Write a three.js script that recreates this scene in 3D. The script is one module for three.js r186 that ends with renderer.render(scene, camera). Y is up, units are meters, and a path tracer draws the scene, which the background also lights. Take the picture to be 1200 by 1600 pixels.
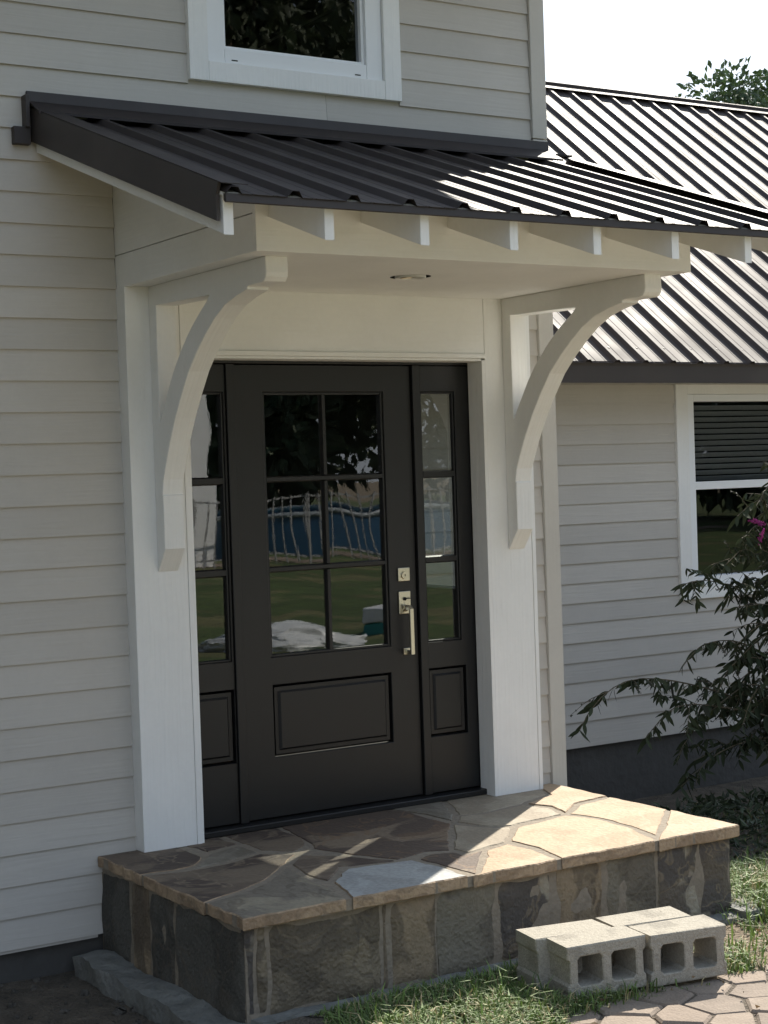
import * as THREE from 'three';
import { RoundedBoxGeometry } from 'three/addons/geometries/RoundedBoxGeometry.js';
import { mergeGeometries } from 'three/addons/utils/BufferGeometryUtils.js';

// ───────────────────────── camera, sky, sun, exposure
const scene = new THREE.Scene();
const camera = new THREE.PerspectiveCamera(33.62, 0.75, 0.05, 1500);
camera.position.set(-3.217, 1.561, 6.598);
camera.rotation.order = 'YXZ';
camera.rotation.set(-0.02125, -0.56728, -0.03305);

const SUN = new THREE.Vector3(0.6145, 0.6428, -0.4574).normalize();
{ // hazy bright summer sky, computed; the aureole lies round the sun's direction
  const W = 512, H = 256, d = new Float32Array(W * H * 4), v = new THREE.Vector3();
  for (let j = 0; j < H; j++) for (let i = 0; i < W; i++) {
    const ph = ((i + 0.5) / W - 0.5) * 2 * Math.PI, th = ((j + 0.5) / H - 0.5) * Math.PI;
    v.set(Math.cos(th) * Math.cos(ph), Math.sin(th), Math.cos(th) * Math.sin(ph));
    const up = Math.max(0, v.y), h = Math.pow(1 - up, 3), c = Math.max(0, v.dot(SUN));
    const a = 0.36 * Math.pow(c, 5) + 0.5 * Math.pow(c, 40), k = (j * W + i) * 4;
    d[k] = 0.26 + 0.25 * h + a; d[k + 1] = 0.34 + 0.21 * h + a * 0.97; d[k + 2] = 0.475 + 0.12 * h + a * 0.9; d[k + 3] = 1;
  }
  const t = new THREE.DataTexture(d, W, H, THREE.RGBAFormat, THREE.FloatType);
  t.mapping = THREE.EquirectangularReflectionMapping; t.magFilter = t.minFilter = THREE.LinearFilter; t.needsUpdate = true;
  scene.background = t; scene.environment = t;
}
const sun = new THREE.DirectionalLight(new THREE.Color(1, 0.93, 0.82), 4.5);
sun.position.copy(SUN).multiplyScalar(60); sun.castShadow = true; sun.shadow.radius = 1;
sun.shadow.mapSize.set(4096, 4096);
Object.assign(sun.shadow.camera, { left: -25, right: 25, top: 25, bottom: -25, near: 1, far: 150 });
scene.add(sun, sun.target);
const renderer = new THREE.WebGLRenderer({ antialias: true });
renderer.toneMapping = THREE.LinearToneMapping;
renderer.toneMappingExposure = 2.2;
renderer.shadowMap.enabled = true;

// ───────────────────────── helpers
let seed = 7;
const rnd = () => { seed = (seed + 0x6D2B79F5) | 0; let t = Math.imul(seed ^ (seed >>> 15), 1 | seed); t = (t + Math.imul(t ^ (t >>> 7), 61 | t)) ^ t; return ((t ^ (t >>> 14)) >>> 0) / 4294967296; };
const rr = (a, b) => a + (b - a) * rnd();
const V = (x, y, z) => new THREE.Vector3(x, y, z);
const clamp = (x, a, b) => Math.min(b, Math.max(a, x)), mixn = (a, b, t) => a + (b - a) * t, sm = (a, b, x) => { const t = clamp((x - a) / (b - a), 0, 1); return t * t * (3 - 2 * t); };
const taken = {};
function numbered(n) { const k = taken[n] = (taken[n] ?? -1) + 1; return k ? `${n}_${String(k).padStart(3, '0')}` : n; }
function shade(o) { o.castShadow = o.receiveShadow = true; return o; }
function put(name, geo, mat, parent) {
  const g = Array.isArray(geo) ? (geo.length > 1 ? mergeGeometries(geo.map(x => x.index ? x.toNonIndexed() : x)) : geo[0]) : geo;
  const m = shade(new THREE.Mesh(g, mat)); m.name = (parent === undefined || parent === scene) ? numbered(name) : name;
  (parent ?? scene).add(m); return m;
}
function thing(name, label, category, group, pos) {
  const o = new THREE.Group(); o.name = numbered(name); o.userData = { label, category }; if (group) o.userData.group = group;
  if (pos) o.position.set(...pos); scene.add(o); return o;
}
function tag(o, label, category, group, kind) { o.userData = { label }; if (category) o.userData.category = category; if (group) o.userData.group = group; if (kind) o.userData.kind = kind; return o; }
function struct(o) { o.userData.kind = 'structure'; return o; }
// uv in metres from the way each face points
function uvw(g, ox, oy) {
  g = g.index ? g.toNonIndexed() : g;
  if (ox === undefined) { g.computeBoundingBox(); const q = g.boundingBox, k = Math.round((q.min.x * 7.3 + q.max.y * 3.1) * 1000), l = Math.round((q.min.z * 5.7 + q.max.x * 2.3 + q.min.y) * 1000); ox = hash(k, l, 3) * 4; oy = hash(l, k, 5) * 4; } // each piece cut from another spot of the board or sheet
  const p = g.attributes.position, uv = new Float32Array(p.count * 2), a = V(), b = V(), c = V(), n = V();
  for (let i = 0; i < p.count; i += 3) {
    a.fromBufferAttribute(p, i); b.fromBufferAttribute(p, i + 1); c.fromBufferAttribute(p, i + 2);
    n.crossVectors(b.clone().sub(a), c.clone().sub(a)); const x = Math.abs(n.x), y = Math.abs(n.y), z = Math.abs(n.z);
    [a, b, c].forEach((q, k) => { const j = (i + k) * 2; if (y >= x && y >= z) { uv[j] = q.x; uv[j + 1] = q.z; } else if (x >= z) { uv[j] = q.z; uv[j + 1] = q.y; } else { uv[j] = q.x; uv[j + 1] = q.y; } uv[j] += ox; uv[j + 1] += oy; });
  }
  g.setAttribute('uv', new THREE.BufferAttribute(uv, 2)); return g;
}
function box(x0, x1, y0, y1, z0, z1, r = 0) {
  const w = x1 - x0, h = y1 - y0, d = z1 - z0;
  const g = r ? new RoundedBoxGeometry(w, h, d, 1, Math.min(r, w * .45, h * .45, d * .45)) : new THREE.BoxGeometry(w, h, d);
  g.translate((x0 + x1) / 2, (y0 + y1) / 2, (z0 + z1) / 2); return uvw(g);
}
function shp(pts, holes) { const s = new THREE.Shape(pts.map(p => new THREE.Vector2(p[0], p[1]))); for (const h of holes ?? []) s.holes.push(new THREE.Path(h.map(p => new THREE.Vector2(p[0], p[1])))); return s; }
function ext(s, depth, bev = 0) { return new THREE.ExtrudeGeometry(s, { depth: depth - 2 * bev, bevelEnabled: bev > 0, bevelThickness: bev, bevelSize: bev, bevelOffset: -bev, bevelSegments: 1, curveSegments: 8 }).translate(0, 0, bev); }
function exX(pts, x0, x1, bev, holes) { const f = q => q.map(([z, y]) => [-z, y]); return uvw(ext(shp(f(pts), holes?.map(f)), x1 - x0, bev).rotateY(Math.PI / 2).translate(x0, 0, 0)); }
function exY(pts, y0, y1, bev, holes) { const f = q => q.map(([x, z]) => [x, -z]); return uvw(ext(shp(f(pts), holes?.map(f)), y1 - y0, bev).rotateX(-Math.PI / 2).translate(0, y0, 0)); }
function exZ(pts, z0, z1, bev, holes) { return uvw(ext(shp(pts, holes), z1 - z0, bev).translate(0, 0, z0)); }
function turn(g, ax, ay, az, at) { const m = new THREE.Matrix4().makeRotationFromEuler(new THREE.Euler(ax, ay, az)); if (at) m.setPosition(...at); return g.applyMatrix4(m); }
function tube(pts, r0, r1, rad = 5, seg = 12) { // tapered
  const c = new THREE.CatmullRomCurve3(pts), g = new THREE.TubeGeometry(c, seg, 1, rad, false), p = g.attributes.position;
  for (let i = 0; i <= seg; i++) { const q = c.getPointAt(i / seg), r = mixn(r0, r1, i / seg); for (let k = 0; k <= rad; k++) { const j = i * (rad + 1) + k; p.setXYZ(j, q.x + (p.getX(j) - q.x) * r, q.y + (p.getY(j) - q.y) * r, q.z + (p.getZ(j) - q.z) * r); } }
  return g;
}
// ───────────────────────── procedural textures
const hash = (x, y, s) => { let h = Math.imul(x, 374761393) + Math.imul(y, 668265263) + Math.imul(s, 1274126177); h = Math.imul(h ^ (h >>> 13), 1274126177); return ((h ^ (h >>> 16)) >>> 0) / 4294967296; };
function vn(x, y, px, py, s) { // periodic value noise
  const xi = Math.floor(x), yi = Math.floor(y), fx = x - xi, fy = y - yi, u = fx * fx * (3 - 2 * fx), v = fy * fy * (3 - 2 * fy), m = (a, b) => ((a % b) + b) % b;
  const x0 = m(xi, px), x1 = m(xi + 1, px), y0 = m(yi, py), y1 = m(yi + 1, py);
  return mixn(mixn(hash(x0, y0, s), hash(x1, y0, s), u), mixn(hash(x0, y1, s), hash(x1, y1, s), u), v);
}
function fbm(u, v, fx, fy, o, s) { let a = .5, r = 0, n = 0; for (let i = 0; i < o; i++) { r += a * vn(u * fx, v * fy, fx, fy, s + i * 17); n += a; a *= .5; fx *= 2; fy *= 2; } return r / n; }
const sr = x => Math.round(255 * clamp(x <= .0031308 ? 12.92 * x : 1.055 * Math.pow(x, 1 / 2.4) - .055, 0, 1));
// fn(u, v) gives [r, g, b, height] (linear colour); tile = metres the picture covers
function tex(N, tile, fn) {
  const a = new Uint8Array(N * N * 4), b = new Uint8Array(N * N * 4);
  for (let j = 0; j < N; j++) for (let i = 0; i < N; i++) { const q = fn((i + .5) / N, (j + .5) / N), k = (j * N + i) * 4; a[k] = sr(q[0]); a[k + 1] = sr(q[1]); a[k + 2] = sr(q[2]); a[k + 3] = b[k + 3] = 255; b[k] = b[k + 1] = b[k + 2] = clamp(Math.round(q[3] * 255), 0, 255); }
  const mk = (d, c) => { const t = new THREE.DataTexture(d, N, N); t.wrapS = t.wrapT = THREE.RepeatWrapping; t.magFilter = THREE.LinearFilter; t.minFilter = THREE.LinearMipmapLinearFilter; t.generateMipmaps = true; t.repeat.set(1 / tile, 1 / tile); if (c) t.colorSpace = THREE.SRGBColorSpace; t.needsUpdate = true; return t; };
  return { map: mk(a, true), bumpMap: mk(b, false) };
}
const std = (o) => new THREE.MeshStandardMaterial(o);
const lin = (r, g, b) => new THREE.Color().setRGB(r, g, b);
function paintTex(col, along, strength, s) { // painted fibre cement with pressed wood grain; along: 0 = grain runs in u, 1 = in v
  return tex(512, 1, (u, v) => {
    const a = along ? v : u, c = along ? u : v, w = c + .018 * (fbm(u, v, 3, 3, 3, s) - .5);
    const g = fbm(a, w - Math.floor(w), 4, 96, 3, s + 5), k = .94 + .1 * fbm(u, v, 5, 5, 4, s + 9) + .03 * (fbm(u, v, 64, 64, 2, s + 11) - .5);
    return [col[0] * k, col[1] * k, col[2] * k, .5 + strength * (g - .5)];
  });
}
const tSide = paintTex([.495, .466, .42], 0, 1, 11), tTrim = paintTex([.80, .795, .765], 1, 1, 31), tTrimH = paintTex([.80, .795, .765], 0, 1, 51);
const M = {};
M.siding = [1, .955, 1.035].map(k => std({ ...tSide, bumpScale: .0012, roughness: .72, color: lin(k, k, k) }));
M.corner = std({ ...paintTex([.50, .475, .425], 1, .8, 71), bumpScale: .001, roughness: .7 });
M.trim = std({ ...tTrim, bumpScale: .0016, roughness: .55 });
M.trimH = std({ ...tTrimH, bumpScale: .0012, roughness: .58 });
M.vinyl = std({ color: lin(.80, .81, .81), roughness: .4 });
const metalT = tex(512, 2, (u, v) => { const n = fbm(u, v, 6, 6, 5, 91), d = fbm(u, v, 40, 40, 3, 95), s = sm(.62, .75, n) * .4; const k = .92 + .2 * n + .1 * d; return [.036 * k + .02 * s, .0295 * k + .018 * s, .0275 * k + .016 * s, .5 + .3 * (fbm(u, v, 5, 5, 2, 97) - .5)]; });
const roughT = tex(256, 2, (u, v) => { const n = fbm(u, v, 8, 8, 5, 191), k = .72 + .3 * n; return [k * k, k * k, k * k, k]; }).bumpMap;
M.roof = new THREE.MeshPhysicalMaterial({ map: metalT.map, bumpMap: metalT.bumpMap, bumpScale: .005, roughness: .68, roughnessMap: roughT, specularIntensity: .3 });
M.fascia = std({ map: metalT.map, roughness: .66, roughnessMap: roughT });
M.dark = std({ color: lin(.012, .012, .012), roughness: .8 });
const doorT = tex(256, .5, (u, v) => { const k = .94 + .12 * fbm(u, v, 6, 6, 4, 131); return [.0085 * k, .0083 * k, .0083 * k, fbm(u, v, 90, 90, 2, 133)]; });
M.door = std({ ...doorT, bumpScale: .00015, roughness: .46 });
M.nickel = std({ color: lin(.62, .58, .47), metalness: 1, roughness: .33 });
M.black = std({ color: lin(.008, .008, .008), roughness: .45 });
const warp = tex(256, .9, (u, v) => [1, 1, 1, fbm(u, v, 3, 2, 2, 211)]).bumpMap;
M.glass = new THREE.MeshPhysicalMaterial({ color: lin(.93, .96, .95), transmission: 1, thickness: 0, ior: 1.9, roughness: 0, bumpMap: warp, bumpScale: .0011 });
M.glass2 = new THREE.MeshPhysicalMaterial({ color: lin(.55, .58, .6), transmission: 1, thickness: 0, ior: 1.6, roughness: .01, bumpMap: warp, bumpScale: .0004 });
M.glassClear = new THREE.MeshPhysicalMaterial({ color: lin(.47, .49, .47), transmission: 1, thickness: 0, ior: 1.45, roughness: 0 });
M.room = std({ color: lin(.06, .058, .053), roughness: .9 });
M.roomFloor = std({ color: lin(.10, .07, .05), roughness: .6 });
// stones: base, second tone, vein tone
function stone(s, A, B, C, o = {}) {
  const f = o.f ?? 3, sw = o.swirl ?? .25;
  const t = tex(512, o.tile ?? 1, (u, v) => {
    const wx = fbm(u, v, f, f, 4, s) - .5, wy = fbm(u, v, f, f, 4, s + 3) - .5, fr = x => x - Math.floor(x);
    const uu = fr(u + sw * wx), vv = fr(v + sw * wy);
    const n = fbm(uu, vv, o.ax ?? 4, o.ay ?? 4, 6, s + 7), m = fbm(uu, vv, 3, 3, 4, s + 21), r = 1 - Math.abs(2 * fbm(uu, vv, 6, 6, 4, s + 33) - 1), fine = fbm(u, v, 90, 90, 3, s + 41);
    const t1 = sm(o.a ?? .46, o.b ?? .56, n), t2 = sm(.93, .985, r) * (o.vein ?? .5), t3 = sm(.55, .62, m) * (o.patch ?? .35);
    const k = (.82 + .36 * fine) * (.9 + .2 * m);
    return [0, 1, 2].map(i => mixn(mixn(mixn(A[i], B[i], t1), C[i], t2), C[i] * .8, t3) * k).concat(.3 * n + .35 * fine + .35 * fbm(uu, vv, 12, 12, 4, s + 51));
  });
  return std({ ...t, bumpScale: o.bump ?? .006, roughness: .82 });
}
M.stD = stone(301, [.07, .05, .038], [.125, .094, .068], [.25, .195, .135], { patch: .5, vein: .5, a: .45, b: .62 });
M.stG = stone(331, [.20, .178, .142], [.15, .128, .097], [.27, .24, .19], { vein: .3, patch: .2 });
M.stC = stone(361, [.27, .235, .17], [.18, .155, .12], [.09, .07, .052], { vein: .5, patch: .25 });
M.stB = stone(391, [.36, .37, .36], [.30, .305, .295], [.24, .225, .195], { vein: .15, patch: .15 });
M.stM = stone(421, [.095, .068, .05], [.21, .16, .11], [.20, .125, .07], { a: .5, b: .56, vein: .6, patch: .45, swirl: .35 });
M.stT = stone(451, [.31, .265, .195], [.26, .215, .155], [.37, .32, .24], { vein: .2, patch: .25 });
M.stS = stone(481, [.365, .262, .165], [.40, .305, .205], [.29, .19, .11], { vein: .35, patch: .22, swirl: .3 });
M.stS2 = stone(511, [.38, .282, .18], [.33, .233, .142], [.42, .335, .235], { vein: .35, patch: .25, swirl: .2 });
M.riser = [
  stone(541, [.185, .15, .10], [.115, .094, .065], [.07, .057, .042], { ax: 3, ay: 14, swirl: .5, vein: .5, patch: .4, bump: .02 }),
  stone(571, [.165, .145, .108], [.105, .09, .068], [.21, .18, .135], { vein: .25, patch: .3, bump: .016 }),
  stone(601, [.225, .17, .108], [.105, .08, .054], [.26, .21, .14], { ax: 9, ay: 3, vein: .3, patch: .3, bump: .016 }),
  stone(631, [.28, .25, .19], [.075, .065, .056], [.24, .185, .115], { ax: 4, ay: 3, swirl: .6, a: .48, b: .54, vein: .4, patch: .25, bump: .016 }),
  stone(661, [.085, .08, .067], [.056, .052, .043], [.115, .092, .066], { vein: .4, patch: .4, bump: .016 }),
];
M.stEdge = stone(521, [.36, .26, .165], [.27, .19, .12], [.20, .15, .10], { vein: .5, patch: .4, ax: 6, ay: 20, bump: .012 });
M.mortar = std({ ...tex(256, .5, (u, v) => { const k = .8 + .4 * fbm(u, v, 30, 30, 4, 701); return [.225 * k, .19 * k, .145 * k, fbm(u, v, 40, 40, 3, 703)]; }), bumpScale: .004, roughness: .95 });
M.footing = std({ ...tex(512, .7, (u, v) => { const n = fbm(u, v, 8, 8, 6, 711), k = .55 + .9 * n; return [.17 * k, .17 * k, .155 * k, .5 * n + .5 * fbm(u, v, 40, 40, 3, 713)]; }), bumpScale: .015, roughness: .95 });
M.block = std({ ...tex(512, .5, (u, v) => { const f = vn(u * 150, v * 150, 150, 150, 721), g = fbm(u, v, 60, 60, 3, 723), pit = sm(.2, .1, g), st = sm(.55, .7, fbm(u, v, 5, 5, 5, 727)); const k = (.78 + .3 * f + .15 * g) * (1 - .45 * pit) * (1 - .22 * st); return [.33 * k, .302 * k, .248 * k, .75 * g + .25 * f]; }), bumpScale: .004, roughness: .95 });
M.found = std({ ...tex(256, 1, (u, v) => { const k = .85 + .3 * fbm(u, v, 10, 10, 5, 731); return [.07 * k, .067 * k, .062 * k, fbm(u, v, 30, 30, 4, 733)]; }), bumpScale: .006, roughness: .9 });
M.paver = [0, 1, 2].map(q => std({ ...tex(256, .6, (u, v) => { const n = fbm(u, v, 10, 10, 5, 741 + q * 9), f = fbm(u, v, 100, 100, 2, 743 + q * 9), k = .72 + .35 * n + .25 * f; const c = [[.222, .175, .135], [.205, .165, .13], [.235, .188, .146]][q]; return [c[0] * k, c[1] * k, c[2] * k, .5 * n + .5 * f]; }), bumpScale: .005, roughness: .92 }));
M.soil = std({ ...tex(1024, 3, (u, v) => { const n = fbm(u, v, 12, 12, 6, 761), f = fbm(u, v, 150, 150, 3, 763), m = sm(.5, .62, fbm(u, v, 5, 5, 5, 767)); const k = .55 + .6 * n + .5 * (f - .5), A = [.17, .13, .085], B = [.34, .27, .165]; return [0, 1, 2].map(i => mixn(A[i], B[i], m * .8) * k).concat(.5 * n + .5 * f); }), bumpScale: .03, roughness: 1 });
M.darkSoil = std({ ...tex(512, 1, (u, v) => { const n = fbm(u, v, 14, 14, 6, 771), f = fbm(u, v, 120, 120, 3, 773), k = .4 + .8 * n + .5 * (f - .5); return [.115 * k, .094 * k, .07 * k, .6 * n + .4 * f]; }), bumpScale: .035, roughness: 1 });
M.lawn = std({ ...tex(1024, 6, (u, v) => { const n = fbm(u, v, 10, 10, 6, 781), f = fbm(u, v, 200, 200, 2, 783), d = sm(.5, .66, fbm(u, v, 7, 7, 5, 785)); const k = .5 + .6 * n + .6 * (f - .5), A = [.075, .115, .03], B = [.22, .19, .09]; return [0, 1, 2].map(i => mixn(A[i], B[i], d * .6) * k).concat(f); }), bumpScale: .03, roughness: 1 });

// ───────────────────────── ground
const G0 = -.40;
const inShade = (x, z) => sm(-.30, -.60, x) * sm(2.6, 1.4, z);
const gy = (x, z) => { const n = .016 * (fbm(((x * .37) % 1 + 1) % 1, ((z * .37) % 1 + 1) % 1, 4, 4, 4, 801) - .5); const far = Math.max(Math.abs(x), Math.abs(z - 1)) > 9 ? 0 : 1; return G0 - .095 * sm(-.35, -.55, x) * sm(1.75, 1.1, z) - .27 * sm(2.0, 2.7, x) * sm(.9, -.5, z) + n * far * (z > 1.75 && x > .3 ? .3 : 1) - .06 * sm(1.80, 1.9, z) * sm(3.3, 3.2, z) * sm(.42, .52, x) * sm(9.1, 9, x); };
{
  const ax = (c) => { const a = []; for (let i = -60; i <= 60; i++) { const t = i / 60; a.push(c + Math.sign(t) * (Math.abs(t) * 3.6 + Math.pow(Math.abs(t), 9) * 500)); } return a; };
  const X = ax(.8), Z = ax(1), pos = [], uv = [], idx = [];
  for (const z of Z) for (const x of X) { pos.push(x, gy(x, z), z); uv.push(x, z); }
  const n = X.length; for (let j = 0; j < n - 1; j++) for (let i = 0; i < n - 1; i++) { const a = j * n + i; idx.push(a, a + n, a + 1, a + 1, a + n, a + n + 1); }
  const g = new THREE.BufferGeometry(); g.setAttribute('position', new THREE.Float32BufferAttribute(pos, 3)); g.setAttribute('uv', new THREE.Float32BufferAttribute(uv, 2)); g.setIndex(idx); g.computeVertexNormals();
  struct(put('ground', g, M.soil));
  // dark damp soil bed by the left wall
  const p2 = [], u2 = [], i2 = [], nx = 50, nz = 44;
  for (let j = 0; j <= nz; j++) for (let i = 0; i <= nx; i++) { const t = i / nx, w = j / nz, z = -.16 + w * (1.75 + .1 * Math.sin(i * .9)), x = mixn(-7, -.36 + .25 * w + .03 * Math.sin(j * 1.7), Math.pow(t, .35)); p2.push(x, gy(x, z) + .006 + .016 * fbm(((x * 1.3) % 1 + 1) % 1, ((z * 1.3) % 1 + 1) % 1, 8, 8, 4, 805), z); u2.push(x, z); }
  for (let j = 0; j < nz; j++) for (let i = 0; i < nx; i++) { const a = j * (nx + 1) + i; i2.push(a, a + nx + 1, a + 1, a + 1, a + nx + 1, a + nx + 2); }
  const g2 = new THREE.BufferGeometry(); g2.setAttribute('position', new THREE.Float32BufferAttribute(p2, 3)); g2.setAttribute('uv', new THREE.Float32BufferAttribute(u2, 2)); g2.setIndex(i2); g2.computeVertexNormals();
  struct(put('soil_bed', g2, M.darkSoil));
  const p3 = [], u3 = [], i3 = []; for (let j = 0; j <= 24; j++) for (let i = 0; i <= 60; i++) { const x = 2.12 + i * .1, z = -2.08 + j * (.085 + .006 * Math.sin(i * 1.3)); p3.push(x, gy(x, z) + .012, z); u3.push(x, z); }
  for (let j = 0; j < 24; j++) for (let i = 0; i < 60; i++) { const a = j * 61 + i; i3.push(a, a + 61, a + 1, a + 1, a + 61, a + 62); }
  const g3 = new THREE.BufferGeometry(); g3.setAttribute('position', new THREE.Float32BufferAttribute(p3, 3)); g3.setAttribute('uv', new THREE.Float32BufferAttribute(u3, 2)); g3.setIndex(i3); g3.computeVertexNormals();
  struct(put('planting_bed', g3, M.darkSoil));
  // pale concrete drive between walk and lawn
  struct(put('driveway', box(2.2, 15, G0 - .1, G0 + .004, 3.7, 8.9), std({ ...tex(512, 4, (u, v) => { const n = fbm(u, v, 8, 8, 6, 821), f = fbm(u, v, 120, 120, 2, 823), k = .8 + .25 * n + .15 * f; return [.50 * k, .455 * k, .375 * k, f]; }), bumpScale: .004, roughness: .9 })));
  // lawn beyond the walk
  const lawn = new THREE.PlaneGeometry(160, 116, 1, 1).rotateX(-Math.PI / 2).translate(0, G0 + .012, 67); struct(put('lawn', uvw(lawn), M.lawn));
  const lawn2 = new THREE.PlaneGeometry(40, 30).rotateX(-Math.PI / 2).translate(31, G0 + .012, -11.5); struct(put('lawn', uvw(lawn2), M.lawn));
}
{ // clods and chips on the soil, too many and small to count
  const g = []; for (let i = 0; i < 150; i++) { const x = rr(-1.6, -.5), z = rr(-.1, 1.7), s = rr(.006, .022) * (rnd() < .12 ? 1.7 : 1); const q = new THREE.IcosahedronGeometry(s, 0); const p = q.attributes.position; for (let k = 0; k < p.count; k++) p.setXYZ(k, p.getX(k) * rr(.7, 1.3), p.getY(k) * rr(.5, .9), p.getZ(k) * rr(.7, 1.3)); q.computeVertexNormals(); g.push(uvw(turn(q, rr(0, 3), rr(0, 3), 0, [x, gy(x, z) + .016, z]))); }
  tag(put('soil_clods', g.map(q => q.index ? q.toNonIndexed() : q), M.clod ??= std({ ...tex(128, .2, (u, v) => { const k = .5 + fbm(u, v, 6, 6, 4, 905); return [.085 * k, .076 * k, .064 * k, fbm(u, v, 20, 20, 3, 906)]; }), bumpScale: .01, roughness: 1 })), 'small clods and chips scattered on dark soil beside stoop', 'rubble', null, 'stuff');
}
// brick-coloured cobble walk, each paver its own piece
{
  const bed = put('walkway', box(.34, 9.2, G0 - .10, G0 - .008, 1.72, 3.35), M.darkSoil); struct(bed); bed.userData.label = 'walk of brown cobble pavers in front of the stoop';
  const cx = [], S = .205, rows = 9;
  for (let r = -1; r < rows + 1; r++) for (let k = -1; k < 46; k++) cx.push([.35 + (k + (r & 1 ? .5 : 0)) * S + rr(-.048, .048), 1.86 + r * S * .82 + rr(-.045, .045)]);
  let cnt = 0;
  for (const [x, z] of cx) {
    if (x < .50 || x > 9 || z < 1.82 || z > 3.3 || cnt > 290) continue;
    // Voronoi cell
    let poly = [[x - .3, z - .3], [x + .3, z - .3], [x + .3, z + .3], [x - .3, z + .3]];
    for (const [a, b] of cx) { if (a === x && b === z) continue; const dx = a - x, dz = b - z, d = Math.hypot(dx, dz); if (d > .6) continue; const nx = dx / d, nz = dz / d, lim = d / 2 - .0045; const out = []; for (let i = 0; i < poly.length; i++) { const p = poly[i], q = poly[(i + 1) % poly.length], dp = (p[0] - x) * nx + (p[1] - z) * nz - lim, dq = (q[0] - x) * nx + (q[1] - z) * nz - lim; if (dp <= 0) out.push(p); if (dp * dq < 0) { const t = dp / (dp - dq); out.push([mixn(p[0], q[0], t), mixn(p[1], q[1], t)]); } } poly = out; }
    if (poly.length < 3) continue; cnt++;
    const y = G0 + rr(-.005, .004), g = exY(poly, y - .03, y, .009); const m = put('paver', turn(g.translate(-x, -y, -z), rr(-.02, .02), 0, rr(-.02, .02)), M.paver[(cnt * 7 + (rnd() * 3 | 0)) % 3], bed); m.position.set(x, y, z);
  }
}
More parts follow.
